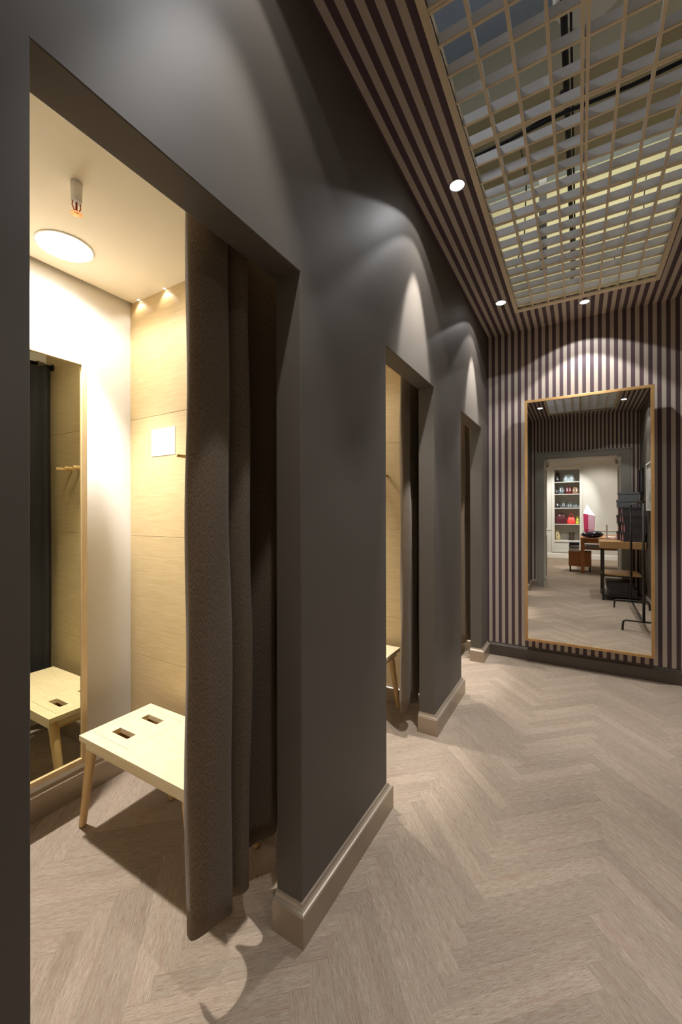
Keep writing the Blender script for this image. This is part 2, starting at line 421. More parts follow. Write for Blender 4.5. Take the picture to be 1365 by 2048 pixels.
# ------------------------------------------------------------------ louvre ceiling
LV = thing('ceiling_louver', 'open white and beige grid louver set into the striped ceiling', 'ceiling grid', (.025, 1.94, CEIL))
fr = MB()
for (a, b, c, d) in ((GX0-.03, GX0, GY0-.03, GY1+.06), (GX1, GX1+.03, GY0-.03, GY1+.06), (GX0, GX1, GY0-.03, GY0), (GX0, GX1, GY1, GY1+.06)):
    fr.box(a, b, c, d, CEIL-.006, CEIL)
for (a, b, c, d) in ((GX0-.004, GX0, GY0, GY1), (GX1, GX1+.004, GY0, GY1), (GX0, GX1, GY0-.004, GY0), (GX0, GX1, GY1, GY1+.004)):
    fr.box(a, b, c, d, CEIL-.012, CEIL+.05)
obj('frame', fr, M['flange'], LV, bevel=.002)
cx = (GX1-GX0)/8; BHT = .047
def bar(x0, x1, y0, y1, along, wd=.012):
    mb = MB(); t = .0018
    if along == 'Y':
        c = (x0+x1)/2; mb.box(c-wd/2, c+wd/2, y0, y1, CEIL-.004, CEIL+.002, 0); mb.box(c-t, c+t, y0, y1, CEIL+.002, CEIL+BHT, 1)
    else:
        c = (y0+y1)/2; mb.box(x0, x1, c-wd/2, c+wd/2, CEIL-.0035, CEIL+.002, 0); mb.box(x0, x1, c-t, c+t, CEIL+.002, CEIL+BHT, 1)
    obj('louver_bar', mb, [M['flange'], M['blade']], LV)
mods = [GY0, .75, 1.36, 1.97, 2.582, 3.189, GY1+.06]
for i in range(1, 8):
    x = GX0+cx*i
    if i == 4:
        bar(x-.009-.006, x-.009+.006, GY0, GY1, 'Y', .013); bar(x+.009-.006, x+.009+.006, GY0, GY1, 'Y', .013)
    else: bar(x, x, GY0, GY1, 'Y', .0125)
for k in range(len(mods)-1):
    y0, y1 = mods[k], mods[k+1]; st = .122
    for j in range(0, 5):
        y = y0+j*st
        if j == 0:
            if k: bar(GX0, GX1, y-.0065, y-.0065, 'X', .011); bar(GX0, GX1, y+.0065, y+.0065, 'X', .011)
        elif y < GY1-.02: bar(GX0, GX1, y, y, 'X', .0105)
# cables, duct and an added batten in the void
def cable(pts, r, label):
    return tag(obj('cable', MB().tube(pts, r, 6), M['cable'], origin=pts[0]), label, 'cable')
cable([(-.045, 1.2, 3.62), (-.05, 2.0, 3.55), (-.045, 2.8, 3.52), (-.04, 3.6, 3.52), (-.045, 4.18, 3.5)], .016, 'thick black cable bundle running lengthwise above the ceiling grid')
cable([(-.025, 1.4, 3.69), (-.024, 2.1, 3.59), (-.022, 2.9, 3.56), (-.02, 3.6, 3.56), (-.024, 4.18, 3.54)], .006, 'thin black cable beside the thick lengthwise bundle above the grid')
cable([(-1.19, 2.16, 3.23), (-.62, 2.15, 3.238), (-.3, 2.155, 3.25), (-.06, 2.15, 3.262), (.2, 2.155, 3.255), (.45, 2.15, 3.262), (1.29, 2.17, 3.3)], .009, 'black cable crossing the void just behind a module bar')
cable([(-1.19, 2.2, 3.245), (-.6, 2.185, 3.25), (-.3, 2.185, 3.272), (-.12, 2.19, 3.31), (-.07, 2.22, 3.40), (-.068, 2.3, 3.50)], .010, 'black cable rising from the crossing cable to the lengthwise bundle')
cable([(-.30, 2.15, 3.24), (-.27, 2.35, 3.4), (-.28, 2.8, 3.5), (-.33, 3.15, 3.38), (-.40, 3.25, 3.22)], .004, 'thin black wire drooping near the left edge of the grid')
cable([(-.42, 1.55, 3.5), (-.41, 1.66, 3.6), (-.44, 1.75, 3.75)], .008, 'short black cable near the top left corner of the grid')
cable([(.34, 3.0, 3.2), (.37, 3.25, 3.45), (.40, 3.35, 3.7)], .003, 'thin wire hanging above the right half of the grid')
cable([(.22, 3.5, 3.2), (.28, 3.4, 3.4), (.33, 3.4, 3.7)], .003, 'thin wire hanging above the far right end of the grid')
du = thing('ventilation_duct', 'round white ventilation duct dropping into the void above the grid', 'duct', (.06, 2.25, 4.45))
obj('pipe', MB().lathe([(.15, 0), (.15, -.5), (.165, -.52), (.165, -.56), (.15, -.58)], (.06, 2.25, 4.45), 32), M['duct'], du)
obj('collar', MB().lathe([(.158, -.1), (.166, -.1), (.166, -.13), (.158, -.13)], (.06, 2.25, 4.45), 32), M['duct'], du)
hg = tag(obj('hanger_strap', MB().box(-.27, -.215, 3.62, 3.64, 3.3, 4.45), M['boxgrey'], origin=(-.24, 3.63, 3.3)), 'grey steel hanger strap above the louver near its far end', 'strap')
bt = thing('added_batten', 'added batten lamp, hidden behind the beam to light the void above the grid', 'lamp', (.05, 3.47, 4.2))  # unseen batten, added to brighten the end wall of the void
obj('housing', MB().box(-.9, 1.0, 3.45, 3.49, 4.17, 4.23), M['duct'], bt)
obj('tube', MB().tube([(-.88, 3.505, 4.2), (.98, 3.505, 4.2)], .013, 10), M['tubeglow'], bt)
lamp('void_fill', 'AREA', (.05, 3.53, 4.19), VOID, (1, .96, .80), bt, aim=(0, 1, -.45), area=(1.9, .06))
lamp('void_fill', 'POINT', (-.6, 1.7, 3.75), VOID*.9, (.86, .93, 1), None, radius=.1)  # this and the next: added fill for the void, no fixture
lamp('void_fill', 'POINT', (1.1, 2.3, 4.0), VOID*.8, (1, .96, .86), None, radius=.1)
# ------------------------------------------------------------------ corridor downlights
def downlight(x, y, label, aim=(0, 0, -1), k=1.0, soft=False, beam=1.0, wash=0, tilt=(0, 0, -1), wsize=34):
    t = thing('recessed_downlight', label, 'downlight', (x, y, CEIL), 'round downlights in the striped ceiling')
    c = (x, y, CEIL)
    obj('trim_ring', MB().lathe([(.036, 0), (.042, 0), (.044, -.003), (.041, -.006), (.037, -.005), (.036, -.003)], c, 32, close=False), M['chrome'], t)
    obj('lens', MB().lathe([(.036, -.001), (.036, -.0035), (.028, -.0045), (.016, -.0055), (.004, -.006)], c, 28), M['dl2'] if soft else M['dl'], t)
    z = CEIL-.012
    for p, sz, bl in ((SPILL*k, 123, .05), (FLOOD*k, 96, .18), (BEAM*k*beam, 56, .55)):
        lamp('downlight_beam', 'SPOT', (x, y, z), p, (.975, .98, 1), t, aim, sz, bl, .018)
    if wash: lamp('downlight_wash', 'SPOT', (x, y, z), WASH*wash, (1, .98, .95), t, tilt, wsize, .42, .018)
    return t
downlight(-.552, .755, 'downlight above the first cubicle opening, out of frame overhead', k=.6, beam=1.5)
downlight(-.552, 2.158, 'large bright downlight beside the left edge of the grid', wash=1, tilt=(-.25, 0, -1))
downlight(-.552, 3.552, 'smaller bright downlight left of the far grid corner', wash=1, tilt=(-.25, 0, -1))
downlight(.046, 3.888, 'dimmer downlight between the grid and the tall mirror', soft=True, k=2.2, beam=.7)
downlight(.603, .70, 'downlight on the right ceiling band near the shoe boxes', k=1.3)
downlight(.603, 2.158, 'downlight on the right ceiling band above the clothes rack', k=1.6, beam=.6)
# ------------------------------------------------------------------ fitting-room cubicles
names = ['first', 'second', 'third']
for i in range(3):
    dy = STEP*i; yl = 1.485+dy-STEP; yw = 1.355+dy; xf = WL-TH
    # back wall and the partition that carries the oak panels
    struct('wall_cubicle_back', MB().box(XB-.1, XB, yl-.13, yw, 0, 2.75), M['white'])
    if i < 2:
        wp = struct('wall_cubicle_partition', MB().box(XB, xf, yw, yw+.13, 0, 2.75), M['white'])
    else:
        wp = struct('wall_cubicle_partition', MB().box(XB, xf, yw-.0, YB, 0, 2.75), M['white']) if YB-yw > .01 else bpy.data.objects['wall_back']
    if i == 0: struct('wall_cubicle_partition', MB().box(XB, xf, yl-.13, yl, 0, 2.75), M['white'])
    zs = [0, .628, 1.275, 1.915, 2.70]
    for a, b in zip(zs, zs[1:]):
        mb = MB().box(XB+.001, xf-.001, yw-.012, yw, a+.0008, b-.0008)
        obj('panel', mb, M['oakpanel'], wp, bevel=.0008)
    struct('ceiling_cubicle', MB().box(XB+.022, xf, yl, yw-.012, CC, CC+.05), M['cream'])
    struct('ceiling_cubicle_cap', MB().box(XB, xf, yl, yw-.012, 2.72, 2.75), M['cream'])
    struct('wall_cubicle_front', MB().prism([(yl, BH*0), (OPEN[i][0]-.03, 0), (OPEN[i][0]-.03, HEAD+.03), (OPEN[i][1]+.03, HEAD+.03), (OPEN[i][1]+.03, 0), (yw-.012, 0), (yw-.012, CC), (yl, CC)], 0, xf-.006, xf), M['white'])
    baseboard('baseboard_cubicle', [(xf-.006, yw-.012), (XB, yw-.012), (XB, yl), (xf-.006, yl)][::-1])
    nm = names[i]
    # round ceiling lamp
    lx, ly = -1.925, .905+dy; c = (lx, ly, CC)
    t = thing('round_ceiling_lamp', f'round white ceiling lamp in the {nm} cubicle', 'ceiling lamp', c)
    obj('trim_ring', MB().lathe([(.103, 0), (.110, 0), (.110, -.004), (.104, -.006), (.103, -.003)], c, 48, close=False), M['white'], t)
    obj('diffuser', MB().lathe([(.103, -.001), (.103, -.003), (.06, -.004), (.02, -.0045)], c, 48), M['panel_glow'], t)
    lamp('cubicle_beam', 'SPOT', (lx, ly, CC-.02), CUBICLE, (1, .985, .97), t, (0, 0, -1), 77, .9, .035)
    lamp('cubicle_spill', 'SPOT', (lx, ly, CC-.02), CUBICLE_SPILL, (1, .985, .96), t, (0, 0, -1), 165, .3, .095)
    # small led spots over the panels
    for k, xx in enumerate((-2.06, -1.84, -1.62, -1.40)):
        p = (xx, yw-.022, CC)
        t = thing('led_spot', f'{["tiny","second tiny","third tiny","fourth tiny"][k]} led spot from the white wall over the oak panels, {nm} cubicle', 'led spot', p)
        obj('trim_ring', MB().lathe([(.006, 0), (.009, 0), (.009, -.002), (.006, -.002)], p, 16, close=False), M['chrome'], t)
        obj('lens', MB().lathe([(.006, 0), (.006, -.0015), (.002, -.002)], p, 14), M['led'], t)
        lamp('led_beam', 'SPOT', (xx, yw-.035, CC-.006), LED, (1, .93, .80), t, (0, .12, -1), 120, .6, .004)
    # mirror on the white wall
    y0, y1, z0, z1, x0 = .33+dy, 1.031+dy, .238, 2.114, -2.016; fw = .024
    t = thing('wall_mirror', f'tall oak framed mirror on the white wall of the {nm} cubicle', 'mirror', (XB, (y0+y1)/2, z0))
    for z in (.5, 1.8): obj('batten', MB().box(XB, x0, y0+.12, y1-.12, z, z+.06), M['leg'], t)
    fr = MB()
    for a, b, c_, d in ((y0, y0+fw, z0, z1), (y1-fw, y1, z0, z1), (y0+fw, y1-fw, z0, z0+fw), (y0+fw, y1-fw, z1-fw, z1)): fr.box(x0, x0+.024, a, b, c_, d)
    obj('frame', fr, M['frame2'], t, bevel=.001)
    obj('glass', MB().box(x0+.002, x0+.016, y0+fw-.002, y1-fw+.002, z0+fw-.002, z1-fw+.002), M['mirror2'], t)
    # bench
    bx = .05 if i == 1 else 0; X0, X1, Y0, Y1, bz = -1.868+bx, -1.15+bx, .932+dy, 1.272+dy, .438
    t = thing('bench', f'pale oak bench with slotted lid in the {nm} cubicle', 'bench', ((X0+X1)/2, (Y0+Y1)/2, 0))
    lid = (X0+.033, X0+.285, Y0+.047, Y1-.038); slots = [(X0+.093, X0+.208, Y0+.088, Y0+.128), (X0+.093, X0+.208, Y0+.226, Y0+.266)]
    g = .0012; tp = MB(); th = .022
    tp.box(X0, lid[0]-g, Y0, Y1, bz-th, bz); tp.box(lid[1]+g, X1, Y0, Y1, bz-th, bz); tp.box(lid[0]-g, lid[1]+g, Y0, lid[2]-g, bz-th, bz); tp.box(lid[0]-g, lid[1]+g, lid[3]+g, Y1, bz-th, bz)
    obj('bench_top', tp, M['bench'], t)
    ld = MB(); s1, s2 = slots; z0_ = bz-th
    ld.box(lid[0], s1[0], lid[2], lid[3], z0_, bz); ld.box(s1[1], lid[1], lid[2], lid[3], z0_, bz)
    for a, b in ((lid[2], s1[2]), (s1[3], s2[2]), (s2[3], lid[3])): ld.box(s1[0], s1[1], a, b, z0_, bz)
    obj('lid', ld, M['bench'], t)
    tr = MB().box(lid[0], lid[1], lid[2], lid[3], bz-.075, bz-.07)
    for a, b, c_, d in ((lid[0], lid[1], lid[2], lid[2]+.006), (lid[0], lid[1], lid[3]-.006, lid[3]), (lid[0], lid[0]+.006, lid[2], lid[3]), (lid[1]-.006, lid[1], lid[2], lid[3])): tr.box(a, b, c_, d, bz-.07, z0_)
    obj('tray', tr, M['leg'], t)
    ap = MB(); i1 = .028
    for a, b, c_, d in ((X0+i1, X1-i1, Y0+.012, Y0+.028), (X0+i1, X1-i1, Y1-.028, Y1-.012), (X0+.02, X0+.036, Y0+.02, Y1-.02), (X1-.036, X1-.02, Y0+.02, Y1-.02)): ap.box(a, b, c_, d, bz-th-.036, bz-th)
    obj('apron', ap, M['bench'], t, bevel=.0015)
    for sx in (0, 1):
        for sy in (0, 1):
            xt = (X0+.042 if sy == 0 else X0+.10) if sx == 0 else X1-.06; xb_ = (X0-.052 if sy == 0 else X0+.15) if sx == 0 else X1-.02
            yt = Y0+.035 if sy == 0 else Y1-.035; yb = Y0+.04 if sy == 0 else Y1+.012
            obj('leg', MB().tube([(xb_, yb, 0), (xb_+(xt-xb_)*.02, yb+(yt-yb)*.02, .008), (xt+(xb_-xt)*.12, yt+(yb-yt)*.12, .36), (xt, yt, bz-th)], [.013, .015, .0215, .0215], 16), M['leg'], t)
    # pegs
    for k, xx in enumerate((-1.64, -1.535, -1.43, -1.33, -1.23)):
        yy = yw-.012
        p = thing('wall_peg', f'{["first", "second", "third", "fourth", "fifth"][k]} round oak peg from the white wall in the {nm} cubicle', 'coat peg', (xx, yy, 1.674), 'oak coat pegs in the cubicles')
        obj('dowel', MB().tube([(xx, yy, 1.674), (xx, yy-.09, 1.674), (xx, yy-.093, 1.674)], [.009, .009, .0075], 14), M['leg'], p)
        obj('rosette', MB().tube([(xx, yy, 1.674), (xx, yy-.003, 1.674)], .0115, 14), M['leg'], p)
    # curtain rod
    rz = 2.365; rx = -.985
    t = thing('curtain_rod', f'black curtain rod behind the opening of the {nm} cubicle', 'curtain rod', (rx, yw-.012, rz))
    obj('rod', MB().tube([(rx, yl+.002, rz), (rx, yw-.014, rz)], .013, 14), M['black'], t)
    obj('socket', MB().tube([(rx, yw-.020, rz), (rx, yw-.012, rz)], .022, 16), M['black'], t); obj('socket', MB().tube([(rx, yl, rz), (rx, yl+.008, rz)], .022, 16), M['black'], t)
# things of the first cubicle only
p = MB().box(-1.957, -1.769, 1.3405, 1.3425, 1.700, 1.842)
tag(obj('notice_card', p, M['paper'], origin=(-1.863, 1.342, 1.70)), 'blank white card fixed to the oak wall above the peg', 'card')
c = (-1.519, .751, CC)
t = thing('fire_sprinkler', 'white and copper fire sprinkler hanging from the first cubicle ceiling', 'sprinkler', c)
obj('sleeve', MB().lathe([(.019, 0), (.018, -.03), (.0165, -.058), (.0175, -.059), (.0165, -.068), (.011, -.069)], c, 24), M['white'], t)
yk = MB()
for s in (-1, 1): yk.tube([(c[0], c[1]+s*.012, c[2]-.066), (c[0], c[1]+s*.014, c[2]-.085), (c[0], c[1]+s*.004, c[2]-.104)], .0022, 8)
obj('yoke', yk, M['copper'], t)
obj('bulb', MB().tube([(c[0], c[1], c[2]-.068), (c[0], c[1], c[2]-.098)], .0035, 10), M['redglass'], t)
df = MB()
for k in range(12):
    a = 2*math.pi*k/12; ca, sa = math.cos(a), math.sin(a); pa = Vector((ca, sa, 0)); pb = Vector((-sa, ca, 0)); q = Vector(c)+Vector((0, 0, -.108))
    vs = [q+pa*.006-pb*.002, q+pa*.019-pb*.0036, q+pa*.019+pb*.0036, q+pa*.006+pb*.002]; vs += [v+Vector((0, 0, -.0012)) for v in vs]
    df.add(vs, [(0, 1, 2, 3), (7, 6, 5, 4), (0, 4, 5, 1), (1, 5, 6, 2), (2, 6, 7, 3), (3, 7, 4, 0)])
df.lathe([(.008, .003), (.008, -.003)], (c[0], c[1], c[2]-.1075), 16)
obj('deflector', df, M['copper'], t)
# ------------------------------------------------------------------ curtains
def catmull(P, n):
    out = []; P = [P[0]]+P+[P[-1]]
    for i in range(1, len(P)-2):
        for k in range(n):
            t = k/n; a, b, c_, d = P[i-1], P[i], P[i+1], P[i+2]
            out.append(tuple(.5*((2*b[j])+(-a[j]+c_[j])*t+(2*a[j]-5*b[j]+4*c_[j]-d[j])*t*t+(-a[j]+3*b[j]-3*c_[j]+d[j])*t**3) for j in (0, 1)))
    return out+[P[-2]]
def curtain(path, zb, label, rodx, tabs, zvar=.012, seed=1):
    rnd = random.Random(seed); P = catmull(path, 9); S = [0]
    for a, b in zip(P, P[1:]): S.append(S[-1]+math.dist(a, b))
    zt = 2.345; NZ = 26; mb = MB(); uv = []; n = len(P)
    ph = [rnd.uniform(0, 6.3) for _ in range(4)]
    for j in range(NZ+1):
        f = j/NZ
        for k, (x, y) in enumerate(P):
            low = zb(k/(n-1)) if callable(zb) else zb
            z = zt+(low-zt)*f
            amp = .82+.18*min(1, f*1.6); xx = rodx+(x-rodx)*amp
            wob = .006*math.sin(5.2*f+ph[0]+S[k]*9)*f+.003*math.sin(17*f+ph[1]+S[k]*31)
            z2 = z-(zvar*math.sin(S[k]*24+ph[2]) if j == NZ else 0)
            mb.v.append((xx+wob, y+.5*wob+.004*math.sin(7*f+ph[3])*f, z2)); uv.append((S[k], z))
    for j in range(NZ):
        for k in range(n-1): mb.f.append([j*n+k, j*n+k+1, (j+1)*n+k+1, (j+1)*n+k]); mb.m.append(0); mb.smooth.append(True)
    mb.uv = uv
    t = thing('curtain', label, 'curtain', (rodx, sum(p[1] for p in P)/n, zb(.5) if callable(zb) else zb))
    o = obj('cloth', mb, M['curtain'], t); s = o.modifiers.new('thickness', 'SOLIDIFY'); s.thickness = .003; s.offset = 0
    ln = MB()
    for j in range(NZ+1):
        for k in range(n):
            a, b = mb.v[j*n+max(0, k-1)], mb.v[j*n+min(n-1, k+1)]; tx, ty = b[0]-a[0], b[1]-a[1]; l = math.hypot(tx, ty) or 1
            v = mb.v[j*n+k]; ln.v.append((v[0]-ty/l*.005, v[1]+tx/l*.005, v[2]+(.012 if j == NZ else 0)))
    ln.f = list(mb.f); ln.m = list(mb.m); ln.smooth = list(mb.smooth)
    lo = obj('lining', ln, M['lining'], t); lo['label'] = 'charcoal lining'
    for y in tabs:
        lb = MB(); w_ = .02; ring = []
        for a in range(0, 13):
            an = math.radians(-90+a*30); ring.append((rodx+.0155*math.cos(an), 2.365+.0175*math.sin(an)))
        vs = [(x, y-w_, z) for x, z in ring]+[(x, y+w_, z) for x, z in ring]; m_ = len(ring)
        lb.add(vs, [(q, q+1, m_+q+1, m_+q) for q in range(m_-1)], 0, True); lb.uv = [(v[1], v[2]) for v in lb.v]
        lo = obj('tab', lb, M['curtain'], t); s = lo.modifiers.new('thickness', 'SOLIDIFY'); s.thickness = .003; s.offset = 1
RX = -.985
curtain([(-1.005, .800), (-.965, .785), (-.935, .815), (-.93, .87), (-.945, .915), (-.985, .945), (-1.02, .955), (-.985, .968), (-.955, .99), (-.96, 1.02), (-1.0, 1.04), (-1.05, 1.06), (-1.07, 1.10), (-1.045, 1.15), (-1.015, 1.20), (-1.03, 1.245), (-1.06, 1.275), (-1.03, 1.305), (-.985, 1.315)],
        lambda s: .168 if s < .36 else (.128 if s < .62 else .152), 'dark brown woven curtain gathered at the right of the first opening', RX, (.83, .98, 1.13, 1.27), .018, 3)
d2 = STEP
curtain([(-1.03, 2.535), (-1.0, 2.455), (-.97, 2.412), (-.947, 2.43), (-.94, 2.475), (-.955, 2.52), (-.985, 2.545), (-.96, 2.575), (-.948, 2.63), (-.965, 2.68), (-.985, 2.70), (-.955, 2.725), (-.95, 2.76)],
        .13, 'lit brown woven curtain hanging in the second opening', RX, (2.46, 2.58, 2.70), .012, 5)
curtain([(-1.03, 3.965), (-.985, 3.975), (-.955, 4.02), (-.97, 4.07), (-1.02, 4.095), (-.98, 4.11), (-.94, 4.13), (-.935, 4.17)],
        .14, 'brown curtain in the far third opening beside the striped wall', RX, (4.0, 4.12), .012, 8)
# ------------------------------------------------------------------ tall mirror on the striped wall
x0, x1, z0, z1 = -.4345, .5324, .207, 2.440; yf = YB-.098; fw = .024
t = thing('tall_mirror', 'large oak framed mirror standing proud of the striped end wall', 'mirror', ((x0+x1)/2, YB, z0))
fr = MB()
for a, b, c_, d in ((x0, x0+fw, z0, z1), (x1-fw, x1, z0, z1), (x0+fw, x1-fw, z0, z0+fw), (x0+fw, x1-fw, z1-fw, z1)): fr.box(a, b, yf, yf+.03, c_, d)
obj('frame', fr, M['frame'], t, bevel=.0015)
obj('glass', MB().box(x0+fw-.003, x1-fw+.003, yf+.007, yf+.02, z0+fw-.003, z1-fw+.003), M['mirror'], t)
obj('backing', MB().box(x0+.02, x1-.02, yf+.021, yf+.032, z0+.02, z1-.02), M['boxgrey'], t)
for z in (.5, 2.1): obj('batten', MB().box(x0+.1, x1-.1, yf+.032, YB, z, z+.06), M['wood'], t)
# ------------------------------------------------------------------ clothes rack (seen in the mirror)
yn, yf_ = 2.41, 1.09; xa, xb_ = .445, .865; xc = .65
t = thing('clothes_rack', 'dark steel clothes rail on bent tube feet, seen in the tall mirror', 'clothes rack', (xc, (yn+yf_)/2, 0))
def foot(y):
    return MB().tube([(xa, y, 0.0), (xa+.004, y, .08), (xa+.012, y, .108), (xa+.035, y, .12), (xb_-.035, y, .12), (xb_-.012, y, .108), (xb_-.004, y, .08), (xb_, y, 0)], .0115, 12)
for y in (yn, yf_): obj('foot', foot(y), M['rack'], t)
obj('base_rail', MB().tube([(xc, yn, .118), (xc, yf_, .118)], .010, 12), M['rack'], t)
for y in (yn, yf_): obj('upright', MB().tube([(xc, y, .12), (xc, y, 1.505)], .0145, 14), M['rack'], t)
obj('hanging_rail', MB().tube([(xc, yn+.012, 1.515), (xc, yf_-.012, 1.515)], .014, 14), M['rack'], t)
# ------------------------------------------------------------------ wheeled table with shoe boxes
t = thing('cart_table', 'wheeled work table with thick wooden top on black steel legs', 'table', (.60, .29, 0))
cy0, cy1 = -.06, .605
obj('tabletop', MB().box(.290, .885, cy0, cy1, .825, .935), M['bwood'], t, bevel=.004)
for x in (.335, .845):
    for y in (cy0+.05, cy1-.03):
        l = obj('leg', MB().box(x-.015, x+.015, y-.015, y+.015, .055, .825), M['rack'], t, bevel=.002)
        cs_ = obj('caster', MB().tube([(x-.012, y, .026), (x+.012, y, .026)], .026, 18).box(x-.016, x+.016, y-.004, y+.004, .02, .056), M['black'], t)
obj('shelf', MB().box(.352, .828, cy0+.04, cy1-.02, .400, .425), M['bwood'], t, bevel=.002)
for z in (.07, .382):
    for q in ((.35, .83, cy1-.042, cy1-.018), (.35, .83, cy0+.038, cy0+.062), (.325, .345, cy0+.065, cy1-.045), (.835, .855, cy0+.065, cy1-.045)): obj('rail', MB().box(*q, z, z+.018), M['rack'], t)
obj('lower_tray', MB().box(.346, .834, cy0+.063, cy1-.043, .078, .088), M['rack'], t)
def shoebox(x0, x1, y0, y1, z0, z1, label, mat, group, lab=True):
    t = thing('shoe_box', label, 'shoe box', ((x0+x1)/2, (y0+y1)/2, z0), group); lh = .032; g = .004
    obj('box_body', MB().box(x0+g, x1-g, y0+g, y1-g, z0, z1-.003), M[mat], t)
    ld_ = MB().box(x0, x1, y0, y1, z1-.004, z1).box(x0, x0+.003, y0, y1, z1-lh, z1-.004).box(x1-.003, x1, y0, y1, z1-lh, z1-.004).box(x0+.003, x1-.003, y0, y0+.003, z1-lh, z1-.004).box(x0+.003, x1-.003, y1-.003, y1, z1-lh, z1-.004)
    obj('lid', ld_, M[mat], t)
    if lab: obj('label_sticker', MB().box(x0+g-.001, x0+g, (y0+y1)/2-.075, (y0+y1)/2+.075, z0+.012, z1-lh-.012), M['pinklabel'], t)
ST = [('near', .392, .582, .595, [.935, 1.080, 1.233, 1.365], 'the stack nearest the clothes rack'), ('middle', .190, .380, .580, [.935, 1.080, 1.233, 1.365, 1.487], 'the middle stack'), ('far', -.012, .178, .545, [.935, 1.078, 1.215, 1.35, 1.487, 1.602, 1.724], 'the tallest stack by the doorway')]
on = ['bottom', 'second', 'third', 'fourth', 'fifth', 'topmost']
for (nm, y0, y1, xx, zz, ph) in ST:
    for k in range(len(zz)-1):
        nmk = 'topmost' if k == len(zz)-2 else on[k]
        gx = xx+(.018 if k % 2 else 0)
        shoebox(gx, gx+.285, y0, y1, zz[k], zz[k+1], f'dark shoe box with pink end label, {nmk} of {ph}', 'boxgrey' if (nm == 'far' and k > 3) else 'boxdark', 'shoe boxes on the wheeled table')
shoebox(.40, .78, .06, .54, .088, .19, 'wide flat black box on the lowest tray of the wheeled table', 'boxdark', 'flat boxes under the wheeled table', False)
shoebox(.38, .74, .08, .52, .19, .29, 'upper flat black box under the wheeled table shelf', 'boxdark', 'flat boxes under the wheeled table', False)
# pictures on the right wall
def picture(y0, y1, z0, z1, fmat, art, label):
    t = thing('framed_picture', label, 'picture', (WR, (y0+y1)/2, z0)); f = .022; fr = MB()
    for a, b, c_, d in ((y0, y0+f, z0, z1), (y1-f, y1, z0, z1), (y0+f, y1-f, z0, z0+f), (y0+f, y1-f, z1-f, z1)): fr.box(WR-.028, WR, a, b, c_, d)
    obj('frame', fr, fmat, t, bevel=.001); obj('print', MB().box(WR-.014, WR-.004, y0+f, y1-f, z0+f, z1-f), art, t)
    return t
def art_mat(name, a, b, mode):
    t = NT(name, .25, .5); v = t.coords('Object', (1, 1, 1)); sp = t.node('ShaderNodeSeparateXYZ'); t.link(v, sp.inputs[0])
    if mode == 'lines':
        fr = t.math('FRACT', t.math('MULTIPLY', sp.outputs[2], 34.0)); n = t.noise(t.coords('Object', (1, 60, 34)), 1.0, 2)
        msk = t.math('MULTIPLY', t.math('GREATER_THAN', fr, .55), t.math('GREATER_THAN', n, .47))
        msk = t.math('MULTIPLY', msk, t.math('LESS_THAN', t.math('ABSOLUTE', sp.outputs[1]), .10)); msk = t.math('MULTIPLY', msk, t.math('LESS_THAN', t.math('ABSOLUTE', t.math('SUBTRACT', sp.outputs[2], .3)), .16))
    else:
        w_ = t.noise(t.coords('Object', (1, 4, 2)), 1.6, 2); msk = t.math('MULTIPLY', t.math('GREATER_THAN', w_, .62), t.math('LESS_THAN', t.math('ABSOLUTE', sp.outputs[1]), .18))
    t.color(t.mix(msk, a, b)); return t.m
picture(-.14, .25, 1.70, 2.11, M['black'], art_mat('striped_print', srgb(94, 88, 98), srgb(206, 202, 200), 'spot'), 'dark framed print on the right wall above the shoe boxes')
picture(.69, 1.25, 1.42, 2.12, M['white'], art_mat('text_print', srgb(214, 214, 210), srgb(110, 112, 110), 'lines'), 'large white framed print on the right wall nearer the mirror')
# ------------------------------------------------------------------ the shop beyond the doorway
YF = -5.85; NX0, NX1, NZ0, NZ1 = -.645, .022, .54, 2.705
fw_ = MB().box(-1.9, NX0, YF-.5, YF, 0, 3.3).box(NX1, 2.3, YF-.5, YF, 0, 3.3).box(NX0, NX1, YF-.5, YF, 0, NZ0).box(NX0, NX1, YF-.5, YF, NZ1, 3.3).box(NX0, NX1, YF-.5, YF-.38, NZ0, NZ1)
struct('wall_far', fw_, M['offwhite'])
struct('wall_shop_left', MB().box(-1.95, -1.85, YF, YE2, 0, 3.3), M['offwhite'])
struct('wall_shop_right', MB().box(2.25, 2.35, YF, YE2, 0, 3.3), M['offwhite'])
struct('wall_shop_entry', MB().prism([(-1.85, 0), (DX0, 0), (DX0, DZ), (DX1, DZ), (DX1, 0), (2.25, 0), (2.25, 3.3), (-1.85, 3.3)], 1, YE2-.02, YE2), M['offwhite'])
struct('ceiling_shop', MB().box(-1.95, 2.35, YF-.5, YE2, 3.3, 3.4), M['white'])
baseboard('baseboard_far', [(2.25, YF), (-1.85, YF)], 'white', [(0, 0), (.02, 0), (.02, .12), (.012, .14), (0, .14)])
ntr = MB(); o_ = .075
for (a, b, c_, d) in ((NX0-o_, NX0, NZ0-.37, NZ1+.1), (NX1, NX1+o_, NZ0-.37, NZ1+.1), (NX0, NX1, NZ1, NZ1+.1), (NX0, NX1, NZ0-.37, NZ0-.31), (NX0, NX1, NZ0-.05, NZ0)): ntr.box(a, b, YF, YF+.02, c_, d)
ntr.box(-1.85, NX0-o_, YF, YF+.015, .85, .87).box(NX1+o_, 2.25, YF, YF+.015, .85, .87)
struct('trim_3', ntr, M['offwhite'], bevel=.003)
SH = [2.330, 1.955, 1.533, 1.036, NZ0]
